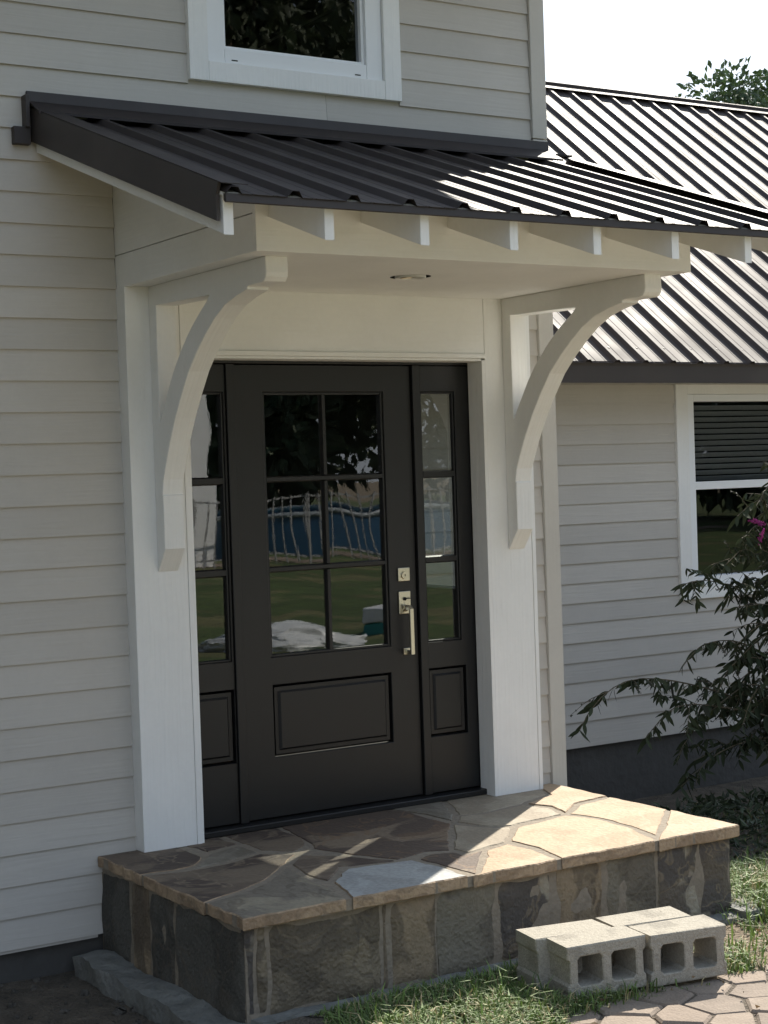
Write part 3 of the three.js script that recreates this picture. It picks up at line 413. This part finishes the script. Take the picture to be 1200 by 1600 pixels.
  put('flashing_end', [box(-.665, -.646, 3.037, 3.17, -.079, -.03, .003), box(-.712, -.640, 2.968, 3.040, -.080, -.045, .003)], M.fascia, can); put('flashing_end', box(2.067, 2.165, rt(-.05) + .042, rt(-.05) + .05, -.075, .0), M.roof, can);
}
function ribSheet(x0, x1, first, P, zf, yf, zb, yb) { // trapezoid ribs along the fall line, thin metal with both faces
  const prof = []; const h = .022, minor = .0016, push = (x, y) => { if (x > x0 - 1e-6 && x < x1 + 1e-6) prof.push([x, y]); };
  prof.push([x0, 0]);
  for (let r = Math.ceil((x0 - first - .034) / P); first + r * P < x1 + .034; r++) { const c = first + r * P; push(c - .029, 0); push(c - .0125, h); push(c + .0125, h); push(c + .029, 0); for (const m of [.33, .67]) { const q = c + P * m; push(q - .009, 0); push(q - .004, minor); push(q + .004, minor); push(q + .009, 0); } }
  prof.push([x1, 0]);
  const L = Math.hypot(zf - zb, yf - yb), ny = (zf - zb) / L, nz = -(yf - yb) / L, pos = [], uv = [];
  const pt = (x, h, t) => [x, mixn(yf, yb, t) + h * ny, mixn(zf, zb, t) + h * nz];
  const quad = (a, b, c, d, us) => { pos.push(...a, ...b, ...c, ...a, ...c, ...d); uv.push(us[0], us[2], us[1], us[2], us[1], us[3], us[0], us[2], us[1], us[3], us[0], us[3]); };
  for (let i = 0; i < prof.length - 1; i++) {
    const [a, ha] = prof[i], [b, hb] = prof[i + 1], th = .0012, us = [a, b, 0, L];
    quad(pt(a, ha, 0), pt(b, hb, 0), pt(b, hb, 1), pt(a, ha, 1), us); quad(pt(b, hb - th, 0), pt(a, ha - th, 0), pt(a, ha - th, 1), pt(b, hb - th, 1), us);
    quad(pt(a, ha - th, 0), pt(b, hb - th, 0), pt(b, hb, 0), pt(a, ha, 0), us);
  }
  const g = new THREE.BufferGeometry(); g.setAttribute('position', new THREE.Float32BufferAttribute(pos, 3)); g.setAttribute('uv', new THREE.Float32BufferAttribute(uv, 2)); g.computeVertexNormals(); return g;
}
function screws(x0, x1, first, P, zf, yf, sl, at) {
  const g = [], a = Math.atan(sl);
  for (let r = Math.ceil((x0 - first) / P); first + r * P < x1; r++) for (const d of at) for (const dx of [.05]) { const x = first + r * P + dx; if (x > x1 - .01) continue; g.push(uvw(turn(new THREE.CylinderGeometry(.0075, .0095, .009, 7), a, 0, 0, [x, yf + sl * d + .003, zf - d]))); }
  return mergeGeometries(g);
}
// ───────────────────────── side wing
const wing = thing('house_wing', 'set back single storey wing with ribbed metal roof and white window', 'house');
{
  const z0 = -2.05, xA = 2.066, xB = 10.4, ze = -1.62, ye = 2.235, S = .75, zr = -5.19, yr = ye + S * (ze - zr);
  put('wall', [box(xA + .006, 4.72, -.26, 2.2, z0 - .2, z0 - .014), box(5.90, xB, -.26, 2.2, z0 - .2, z0 - .014), box(4.72, 5.90, -.26, .70, z0 - .2, z0 - .014), box(4.72, 5.90, 2.08, 2.2, z0 - .2, z0 - .014), box(xA + .006, xB, -.26, 2.2, -8.5, -8.3), box(xB - .15, xB, -.26, 2.2, -8.29, z0 - .202), exX([[z0 - .2, 2.205], [-8.3, 2.205], [zr, yr - .2]], xB - .15, xB)], M.room, wing);
  put('ceiling', box(xA + .01, xB - .16, 2.15, 2.2, -8.28, z0 - .21), M.room, wing);
  put('foundation', box(xA + .005, xB - .02, -.95, -.262, -8.4, z0 - .03), M.found, wing);
  let n = 0;
  for (let i = 0; i < 19; i++) { const y = i ? -.2165 + i * .1293 : -.255, top = (i ? .1293 : .168) + .02; if (y > 2.13) break; const tp = Math.min(top, 2.15 - y), w = y > .60 && y < 2.2; for (const [a, b] of w ? [[xA, 4.655], [5.97, xB]] : [[xA, 6.3], [6.3015, xB]]) put('siding_board', board(a, b, y, z0, tp), M.siding[(n++ * 2 + (rnd() * 3 | 0)) % 3], wing); }
  put('frieze_board', box(xA + .001, 4.654, 2.0, 2.152, z0 - .01, z0 + .008), M.siding[0], wing);
  // eave
  put('soffit', box(xA, xB + .3, 2.115, 2.127, z0 + .01, ze - .022), M.corner, wing);
  put('eave_fascia', [exX([[ze - .02, 2.10], [ze + .004, 2.10], [ze + .012, 2.205], [ze + .02, 2.226], [ze - .02, 2.226]], xA, xB + .3)], M.fascia, wing);
  put('drip_edge', box(xA, xB + .3, 2.2275, 2.2335, ze - .02, ze + .024), M.roof, wing);
  put('roof_deck', exX([[ze - .01, ye], [zr, yr], [2 * zr - ze, ye], [2 * zr - ze, ye - .12], [zr, yr - .14], [ze - .15, ye - .10]], xA, xB + .29), M.fascia, wing);
  const P = .2333;
  for (let x = xA; x < xB + .28; x += P * 4) { const x1 = Math.min(x + P * 4, xB + .3); const s = put('roof_sheet', ribSheet(x, x1, xA + .074, P, ze + .03, ye + .0085 - S * .03 + .002, zr + .005, yr + .008), M.roof, wing); put('screws', screws(x, x1, xA + .074, P, ze, ye + .010, S, [.11, .85, 1.6, 2.35, 3.0]), M.fascia, s).userData.kind = 'stuff'; }
  put('back_roof', exX([[zr, yr + .012], [2 * zr - ze, ye + .012], [2 * zr - ze, ye + .002], [zr, yr + .002]], xA, xB + .29), M.roof, wing);
  put('ridge_cap', [exX([[zr, yr + .050], [zr + .085, yr + .050 - .060], [zr + .085, yr + .046 - .060], [zr, yr + .046]], xA, xB + .3), exX([[zr, yr + .050], [zr, yr + .046], [zr - .085, yr + .046 - .060], [zr - .085, yr + .050 - .060]], xA, xB + .3), turn(new THREE.CylinderGeometry(.022, .022, xB + .3 - xA, 10), 0, 0, Math.PI / 2, [(xA + xB + .3) / 2, yr + .046, zr])].map(g => uvw(g)), M.roof, wing);
  // window
  const w = put('window', [box(4.655, 4.762, .648, 2.128, z0 - .01, z0 + .024, .003), box(5.863, 5.97, .648, 2.128, z0 - .01, z0 + .024, .003), box(4.7625, 5.8625, 2.05, 2.127, z0 - .01, z0 + .023, .003), box(4.7625, 5.8625, .648, .745, z0 - .01, z0 + .023, .003)], M.trim, wing); w.userData.label = 'white double hung window with closed blinds behind upper sash';
  put('sash', [box(4.763, 4.828, .746, 2.049, z0 - .10, z0 + .008, .004), box(5.797, 5.862, .746, 2.049, z0 - .10, z0 + .008, .004), box(4.8285, 5.7965, 2.0, 2.049, z0 - .10, z0 + .007, .004), box(4.8285, 5.7965, .746, .80, z0 - .10, z0 + .007, .004), box(4.8285, 5.7965, 1.395, 1.45, z0 - .085, z0 + .004, .004)], M.vinyl, w);
  put('pane', sheet(4.829, 5.796, 1.451, 1.999, z0 - .05), M.glass2, w); put('pane', sheet(4.829, 5.796, .801, 1.394, z0 - .06), M.glass2, w);
  for (let i = 0; i < 13; i++) { const y = 1.47 + i * .041; put('blind_slat', turn(box(4.835, 5.79, -.0012, .0012, -.022, .022), -.75, 0, 0, [0, y, z0 - .13]), M.slat ??= std({ color: lin(.42, .42, .4), roughness: .6 }), w); }
}
// ───────────────────────── vegetation
M.leafTree = new THREE.MeshPhysicalMaterial({ vertexColors: true, roughness: .75, transmission: .25, thickness: 0, side: THREE.DoubleSide });
M.leafBush = [[.032, .042, .021], [.052, .072, .026], [.028, .032, .022]].map(c => new THREE.MeshPhysicalMaterial({ color: lin(...c), roughness: .88, specularIntensity: .35, transmission: .2, thickness: 0, side: THREE.DoubleSide }));
M.leafSun = new THREE.MeshPhysicalMaterial({ color: lin(.12, .2, .045), roughness: .6, transmission: .3, thickness: 0, side: THREE.DoubleSide });
M.bark = std({ ...tex(256, .6, (u, v) => { const n = fbm(u, v, 20, 4, 5, 901), k = .5 + n; return [.10 * k, .078 * k, .055 * k, n]; }), bumpScale: .02, roughness: .95 });
M.stem = std({ color: lin(.075, .062, .038), roughness: .85 });
M.bloom = std({ color: lin(.33, .035, .2), roughness: .7 });
M.grass = new THREE.MeshPhysicalMaterial({ vertexColors: true, roughness: .8, transmission: .25, thickness: 0, side: THREE.DoubleSide });
// a soup of folded leaves: each is two quads along a midrib
function leafSoup(list) {
  const pos = [], col = [], d = V(), s = V(), u = V();
  for (const [p, dir, len, wid, c] of list) {
    d.copy(dir).normalize(); s.set(rr(-1, 1), rr(-1, 1), rr(-1, 1)).cross(d).normalize(); u.crossVectors(d, s);
    const m = p.clone().addScaledVector(d, len * .5), t = p.clone().addScaledVector(d, len).addScaledVector(u, -len * .12), a = m.clone().addScaledVector(s, wid / 2).addScaledVector(u, wid * .2), b = m.clone().addScaledVector(s, -wid / 2).addScaledVector(u, wid * .2);
    for (const q of [p, a, m, p, m, b, a, t, m, m, t, b]) { pos.push(q.x, q.y, q.z); col.push(...c); }
  }
  const g = new THREE.BufferGeometry(); g.setAttribute('position', new THREE.Float32BufferAttribute(pos, 3)); g.setAttribute('color', new THREE.Float32BufferAttribute(col, 3)); g.computeVertexNormals(); return g;
}
function tree(name, label, x, z, h, R, base, leaf, n, tone, group) {
  const t = thing(name, label, 'tree', group, [x, G0, z]);
  const limbs = [tube([V(0, -.2, 0), V(rr(-.1, .1), h * .25, rr(-.1, .1)), V(rr(-.2, .2), h * .6, rr(-.2, .2)), V(rr(-.3, .3), h * .88, 0)], R * .085, R * .02, 8, 10)];
  const cl = []; const N = n > 8000 ? 64 : 40;
  for (let i = 0; i < N; i++) { const a = rr(0, 6.283), f = rr(-1, 1), q = Math.sqrt(1 - f * f * .8) * Math.pow(rnd(), .45); const c = V(Math.cos(a) * q * R, base + (h - base) * (.5 + .46 * f), Math.sin(a) * q * R); cl.push([c, R * rr(.2, .38)]); if (i < 12) limbs.push(tube([V(0, base * rr(.6, 1.2), 0), V(c.x * .45, mixn(base, c.y, .6), c.z * .45), c], R * .03, R * .006, 5, 6)); }
  put('trunk', limbs.map(g => uvw(g)), M.bark, t);
  const L = []; for (let i = 0; i < n; i++) { const [c, r] = cl[i % N]; const d = V(rr(-1, 1), rr(-1, 1), rr(-1, 1)).normalize(), k = Math.pow(rnd(), .5); const p = c.clone().addScaledVector(d, r * k); p.y += r * .1; const v = rr(.65, 1.35); L.push([p, V(d.x + rr(-.6, .6), d.y - .3 + rr(-.6, .6), d.z + rr(-.6, .6)), leaf * rr(.7, 1.3), leaf * .55, [tone[0] * v, tone[1] * v, tone[2] * v]]); }
  put('crown', leafSoup(L), M.leafTree, t); return t;
}
// crown seen over the wing's ridge
tree('background_tree', 'leafy green treetop rising behind the wing ridge', 18.3, -14.6, 8.4, 1.75, 5.4, .14, 18000, [.05, .085, .028]);
tree('background_tree', 'small green tree farther right behind the wing ridge', 21.6, -15.0, 8.1, 2.0, 4.6, .13, 12000, [.045, .075, .026]);
// trees of the yard, off the picture: they shade the left side and are mirrored in the glass
[[-9.6, 5.6, 18, 4.6], [-10.5, -1.5, 18, 4.8], [-15.5, 3.5, 20, 5.4]].forEach(([x, z, h, R], i) => tree('yard_tree', ['broad shade tree left of the house', 'tall shade tree beside the left end of the house', 'tall shade tree farthest left of the yard'][i], x, z, h, R, 2.3, .4, 9000, [.04, .065, .024], 'yard trees off the left side'));
[[4, 48, 15, 6], [13, 47, 20, 6.5], [24, 45, 23, 6.5], [33, 42, 19, 6.5], [42, 34, 17, 6], [46, 22, 15, 6], [19, 50, 24, 6.5], [29, 50, 24, 7]].forEach(([x, z, h, R], i) => tree('border_tree', ['first', 'second', 'third', 'fourth', 'fifth', 'sixth', 'tall seventh', 'tall eighth'][i] + ' tree of the row behind the pool', x, z, h, R, 1.2, .66, 9500, [.085, .11, .055], 'border trees behind the pool'));
// butterfly bush at the wing wall
{
  const b = thing('butterfly_bush', 'arching bush with drooping dark leaves and magenta blooms by the wing', 'shrub', null, [4.75, -.66, -.8]);
  const O = V(4.75, -.66, -.8), canes = [
    [[4.70, -.62, -.8], [4.15, .03, -.75], [3.45, .31, -.68], [2.98, .37, -.66], [2.72, .27, -.63], [2.60, .14, -.62]],
    [[4.70, -.62, -.8], [4.35, .45, -.78], [3.95, .80, -.72], [3.55, .90, -.66], [3.38, .88, -.64]],
    [[4.72, -.62, -.8], [4.45, .55, -.72], [4.2, 1.02, -.66], [4.03, 1.20, -.62]],
    [[4.74, -.62, -.8], [4.55, .65, -.70], [4.3, 1.15, -.6], [4.16, 1.36, -.56]],
    [[4.70, -.62, -.8], [4.25, .30, -.74], [3.85, .52, -.68], [3.52, .52, -.64], [3.36, .42, -.62]],
    [[4.70, -.62, -.8], [4.25, .08, -.76], [3.85, .20, -.70], [3.52, .10, -.66], [3.34, -.08, -.64]],
    [[4.70, -.62, -.8], [4.25, -.12, -.72], [3.7, -.10, -.66], [3.32, -.26, -.62]],
    [[4.72, -.62, -.8], [4.4, .5, -.66], [4.05, .72, -.58], [3.72, .74, -.54]],
    [[4.72, -.62, -.8], [4.4, .25, -.62], [4.05, .34, -.5], [3.75, .25, -.45], [3.62, .08, -.42]],
    [[4.74, -.62, -.8], [4.5, .7, -.85], [4.3, .98, -.8], [3.98, 1.02, -.74], [3.68, .98, -.7]],
    [[4.74, -.62, -.8], [4.9, .6, -.6], [5.0, 1.1, -.5], [5.1, 1.3, -.4]], [[4.74, -.62, -.8], [5.1, .4, -.6], [5.4, .7, -.5], [5.7, .6, -.4]],
    [[4.72, -.62, -.8], [4.4, .6, -.66], [4.12, .98, -.58], [3.93, 1.06, -.54]],
    [[4.74, -.62, -.8], [4.55, .7, -.62], [4.28, 1.06, -.52], [4.1, 1.22, -.46]],
    [[4.74, -.62, -.8], [4.5, .6, -.6], [4.2, .86, -.5], [4.0, .92, -.44], [3.86, .84, -.4]],
    [[4.70, -.62, -.8], [4.3, .22, -.70], [3.95, .42, -.62], [3.70, .40, -.58], [3.56, .26, -.55]],
    [[4.70, -.62, -.8], [4.2, -.02, -.66], [3.65, .16, -.60], [3.25, .20, -.58], [3.02, .06, -.56]],
    [[4.72, -.62, -.8], [4.5, .45, -.5], [4.3, .85, -.38], [4.16, 1.0, -.3]],
    [[4.72, -.62, -.8], [4.3, -.05, -.5], [3.95, .02, -.35], [3.7, -.12, -.3]],
  ];
  for (let i = 0; i < 18; i++) { const ex = rr(3.45, 4.1) + .12 * (i / 17), ey = mixn(-.15, 1.32, Math.pow(i / 17, .75)), ez = rr(-.75, -.4), ay = ey + rr(.05, .18); canes.push([[4.72 + rr(-.05, .05), -.6, -.8], [4.45 + rr(-.1, .1), mixn(-.4, ay, .55), rr(-.8, -.65)], [mixn(ex, 4.4, .45), ay, mixn(ez, -.7, .4)], [ex, ey, ez]]); }
  // lance-shaped leaf along -y with a fold and a curl
  const leafGeo = (() => { const pos = [], idx = [], n = 5; for (let i = 0; i <= n; i++) { const t = i / n, w = .5 * Math.pow(Math.sin(Math.PI * Math.min(1, t * .93 + .05)), .8) * (1 - t * .35), z = .18 * t * t; pos.push(-w * .34, -t, z + .07 * w, 0, -t, z, w * .34, -t, z + .07 * w); } for (let i = 0; i < n; i++) { const a = i * 3; idx.push(a, a + 3, a + 1, a + 1, a + 3, a + 4, a + 1, a + 4, a + 2, a + 2, a + 4, a + 5); } const g = new THREE.BufferGeometry(); g.setAttribute('position', new THREE.Float32BufferAttribute(pos, 3)); g.setIndex(idx); g.computeVertexNormals(); return g; })();
  const single = [], rest = [], stems = [];
  const place = (p, dir, len) => { const m = new THREE.Mesh(leafGeo); m.position.copy(p).sub(O); m.quaternion.setFromUnitVectors(V(0, -1, 0), dir.clone().normalize()); m.rotateY(rr(-1.4, 1.4)); m.scale.set(len * rr(.75, 1.1), len, len); single.push(m); };
  canes.forEach((c, ci) => {
    const cv = new THREE.CatmullRomCurve3(c.map(p => V(...p).sub(O))), L = cv.getLength();
    stems.push(tube(c.map(p => V(...p).sub(O)), .009, .0022, 5, 22));
    const nodes = Math.round(L / .05);
    for (let k = Math.round(nodes * .28); k <= nodes; k++) {
      const t = k / nodes, p = cv.getPointAt(t).add(O), tg = cv.getTangentAt(t);
      for (const s of [-1, 1]) { if (rnd() < .1) continue; const dir = V(tg.x * .5 + rr(-.35, .35), -rr(.35, 1.1), s * rr(.3, .9) + rr(-.2, .2)); place(p, dir, rr(.08, .165) * (1 - .3 * t)); }
      if (rnd() < .36 && t < .97) { // side twig with small leaves or spent flower spike
        const q = p.clone().add(V(rr(-.22, .05), rr(-.14, .12), rr(-.16, .16))), mid = p.clone().lerp(q, .5).add(V(0, .02, 0)); stems.push(tube([p.clone().sub(O), mid.clone().sub(O), q.clone().sub(O)], .003, .0012, 4, 5));
        const sp = rnd() < .4, m2 = 6; for (let j = 1; j <= m2; j++) { const w = p.clone().lerp(q, j / m2).add(V(0, .02 * Math.sin(j / m2 * 3.1), 0)); if (sp && j > 2) for (let e = 0; e < 4; e++) rest.push([w.clone().sub(O), V(rr(-1, 1), rr(-1, .6), rr(-1, 1)), rr(.012, .022), .009, [.03, .035, .02]]); else for (const s of [-1, 1]) place(w, V(rr(-.5, .5), -rr(.2, 1), s * rr(.2, .9)), rr(.05, .09)); }
      }
    }
    if ([2, 3, 9].includes(ci) || ci === 1) { // bloom spikes
      if (ci !== 1 && ci !== 9) for (let f = 0; f < 2; f++) { const e = cv.getPointAt(1), dir = V(rr(-1, .3), rr(-.1, .6), rr(-.3, .5)).normalize(), bl = []; for (let j = 0; j < 60; j++) { const t = j / 60, w = e.clone().addScaledVector(dir, .10 * t).add(V(rr(-1, 1), rr(-1, 1), rr(-1, 1)).multiplyScalar(.013 * (1 - t * .7))); bl.push(new THREE.OctahedronGeometry(.005, 0).translate(w.x, w.y, w.z)); } put('bloom', mergeGeometries(bl), M.bloom, b).userData.label = 'magenta flower spike'; }
    }
  });
  for (const [x, y, z] of [[3.93, 1.10, -.56], [4.02, 1.20, -.54], [3.97, 1.15, -.5]]) { const bl = [], e = V(x, y, z).sub(O), dir = V(rr(-.8, .1), rr(.1, .7), .2).normalize(); for (let j = 0; j < 70; j++) { const t = j / 70, w = e.clone().addScaledVector(dir, .09 * t).add(V(rr(-1, 1), rr(-1, 1), rr(-1, 1)).multiplyScalar(.014 * (1 - t * .7))); bl.push(new THREE.OctahedronGeometry(.0055, 0).translate(w.x, w.y, w.z)); } put('bloom', mergeGeometries(bl), M.bloom, b).userData.label = 'magenta flower spike'; stems.push(tube([e.clone().add(V(.12, -.12, -.02)), e.clone().add(V(.04, -.05, 0)), e], .003, .0015, 4, 5)); }
  put('stem', mergeGeometries(stems), M.stem, b);
  single.sort((a, q) => q.scale.y - a.scale.y); const far = [];
  single.forEach((m, i) => { m.updateMatrix(); if (i < 285) { m.material = M.leafBush[i % 3]; m.name = 'leaf'; b.add(shade(m)); } else far.push(leafGeo.clone().applyMatrix4(m.matrix)); });
  const A = mergeGeometries(far); put('foliage', A, M.leafBush[0], b).userData.kind = 'stuff';
  if (rest.length) put('spent_flowers', leafSoup(rest), M.leafTree, b).userData.kind = 'stuff';
}
// low plants at the foot of the wing wall
{
  const L = []; for (let i = 0; i < 2600; i++) { const x = rr(2.7, 6), z = rr(-1.6, -.25), hgt = rr(0, .20) * sm(2.6, 3.6, x) * sm(-1.7, -1.0, z); const v = rr(.6, 1.3); L.push([V(x, gy(x, z) + hgt, z), V(rr(-1, 1), rr(-.6, .8), rr(-1, 1)), rr(.05, .1), .028, [.035 * v, .055 * v, .022 * v]]); }
  tag(put('ground_cover', leafSoup(L), M.leafTree), 'dark low leafy ground cover below the wing wall', 'ground cover', null, 'stuff');
}
// grass
{
  const pos = [], col = []; const inBlocks = (x, z) => x > .58 && x < 1.34 && z > 1.36 + (x - .6) * .16 && z < 1.74 + (x - .6) * .16;
  const blade = (x, z, h, c, lean) => { const y = gy(x, z) - .004, a = rr(0, 6.283), dx = Math.cos(a), dz = Math.sin(a), w = rr(.0018, .0042), l = lean * h, px = -dz * w, pz = dx * w; const m = [x + dx * l * .35, y + h * .6, z + dz * l * .35], t = [x + dx * l, y + h * (1 - lean * .35), z + dz * l]; pos.push(x - px, y, z - pz, x + px, y, z + pz, m[0] + px * .8, m[1], m[2] + pz * .8, x - px, y, z - pz, m[0] + px * .8, m[1], m[2] + pz * .8, m[0] - px * .8, m[1], m[2] - pz * .8, m[0] - px * .8, m[1], m[2] - pz * .8, m[0] + px * .8, m[1], m[2] + pz * .8, ...t); for (let i = 0; i < 9; i++) col.push(...c); };
  const green = () => { const v = rr(.5, 1.5), dry = rnd() < .16; return dry ? [.40 * v, .33 * v, .17 * v] : [.125 * v, .195 * v, .042 * v]; };
  const patch = (n, x0, x1, z0, z1, h0, h1, dens) => { for (let i = 0; i < n; i++) { const x = rr(x0, x1), z = rr(z0, z1); if (inBlocks(x, z)) continue; if (x > .5 && z > 1.80 + rr(-.06, .06)) continue; const k = fbm(((x * .5) % 1 + 1) % 1, ((z * .5) % 1 + 1) % 1, 6, 6, 3, 951); if (k < dens) continue; blade(x, z, rr(h0, h1) * (.35 + .9 * k), green(), rr(.2, 1.1)); } };
  patch(11000, -.45, .75, 1.28, 1.85, .03, .085, .36); patch(7000, .2, 1.5, 1.58, 1.92, .03, .09, .34); patch(2200, .3, 1.3, 1.30, 1.52, .02, .05, .45);
  patch(6500, 1.4, 3.6, .2, 1.85, .03, .10, .42); patch(2500, 1.98, 2.5, .6, 1.5, .05, .15, .3); patch(3000, -1.2, .3, 1.75, 2.4, .02, .06, .4); patch(4000, 2.2, 6, -1.5, .6, .04, .12, .35);
  patch(420, -.2, 1.3, 1.35, 1.82, .09, .16, .3); patch(260, 1.5, 3, .4, 1.7, .1, .2, .3);
  // dry thatch lying flat
  for (let i = 0; i < 2800; i++) { const x = rr(-.35, 3), z = rr(1.28, 1.95); if (inBlocks(x, z) || (x > .5 && z > 1.84)) continue; const v = rr(.6, 1.3); blade(x, z, rr(.008, .02), [.34 * v, .27 * v, .15 * v], rr(2, 5)); }
  const g = new THREE.BufferGeometry(); g.setAttribute('position', new THREE.Float32BufferAttribute(pos, 3)); g.setAttribute('color', new THREE.Float32BufferAttribute(col, 3)); g.computeVertexNormals();
  tag(put('grass', g, M.grass), 'patchy green and dry grass along the foot of the stoop', 'grass', null, 'stuff');
}
{ // dead leaves lying about
  const L = []; for (let i = 0; i < 90; i++) { const x = rr(-.9, 2.6), z = rr(1.32, 2.3), v = rr(.6, 1.3); L.push([V(x, gy(x, z) + rr(.012, .03) + (z > 1.8 && x > .4 ? .06 : 0), z), V(rr(-1, 1), rr(-.15, .15), rr(-1, 1)), rr(.02, .045), rr(.012, .022), [.19 * v, .125 * v, .06 * v]]); }
  tag(put('fallen_leaves', leafSoup(L), M.leafTree), 'small dry brown leaves scattered on grass and pavers', 'leaves', null, 'stuff');
}
// ───────────────────────── yard behind the camera, mirrored in the door glass
{
  const pool = thing('swimming_pool', 'round above ground pool with blue wall, across the yard', 'pool', null, [19.5, G0, 35.5]);
  put('pool_wall', [new THREE.CylinderGeometry(5.6, 5.6, 1.02, 64, 1, true).translate(0, .53, 0)], std({ color: lin(.015, .065, .13), roughness: .4 }), pool);
  put('rim', [new THREE.TorusGeometry(5.6, .07, 8, 64).rotateX(Math.PI / 2).translate(0, 1.06, 0)], std({ color: lin(.2, .23, .25), roughness: .5 }), pool);
  put('water', new THREE.CircleGeometry(5.58, 48).rotateX(-Math.PI / 2).translate(0, .9, 0), std({ color: lin(.04, .28, .38), roughness: .05 }), pool);
  struct(put('path', box(8, 34, G0 - .05, G0 + .03, 27.2, 28.6), M.paver[0]));
  const f = thing('picket_fence', 'pale picket fence in front of the pool', 'fence');
  for (let i = 0; i < 62; i++) { const x = 9.5 + i * .3; put('picket', box(x, x + .035, G0, 1.22, 26.6, 26.63), M.picket ??= std({ color: lin(.3, .3, .3), roughness: .5 }), f); }
  put('rail', box(9.3, 28, 1.14, 1.18, 26.64, 26.68), M.picket, f); put('rail', box(9.3, 28, -.2, -.16, 26.64, 26.68), M.picket, f);
  const sh = thing('garden_shed', 'white garden shed left of the pool', 'shed');
  put('wall', [box(9.4, 14.1, G0, 3.9, 27.4, 31)], M.vinyl, sh); put('roof', exX([[27, 3.92], [29.2, 5.1], [31.4, 3.92], [31.4, 4.04], [29.2, 5.25], [27, 4.04]], 9.2, 14.3), M.fascia, sh); put('door', box(10.2, 11.1, G0, 1.6, 27.35, 27.39), M.trim, sh);
  // wrapped bundle and cooler on the lawn
  const bg = new THREE.IcosahedronGeometry(.5, 12), p = bg.attributes.position; for (let i = 0; i < p.count; i++) { const x = p.getX(i), y = p.getY(i), z = p.getZ(i), k = 1 + 1.1 * (fbm((x + 1) * .45 % 1, (y + z + 2) * .3 % 1, 7, 7, 5, 961) - .5); p.setXYZ(i, x * 1.9 * k, Math.max(0, (y + .1) * .52 * k * (1 - .5 * (x + .5))), z * .8 * k); } bg.computeVertexNormals();
  const pb = tag(put('plastic_bundle', bg, std({ color: lin(.6, .62, .62), roughness: .25 })), 'crumpled clear plastic bundle lying on the lawn', 'bundle'); pb.position.set(6.4, G0, 10.3); pb.rotation.y = .4;
  const ck = thing('cooler_box', 'white box with teal base standing on the lawn', 'box', null, [8.15, G0, 10.9]); put('lid', box(-.36, .36, .16, .34, -.22, .22, .02), M.vinyl, ck); put('base', box(-.34, .34, 0, .155, -.2, .2, .02), std({ color: lin(.03, .3, .28), roughness: .5 }), ck); ck.rotation.y = -.5;
}
renderer.render(scene, camera);
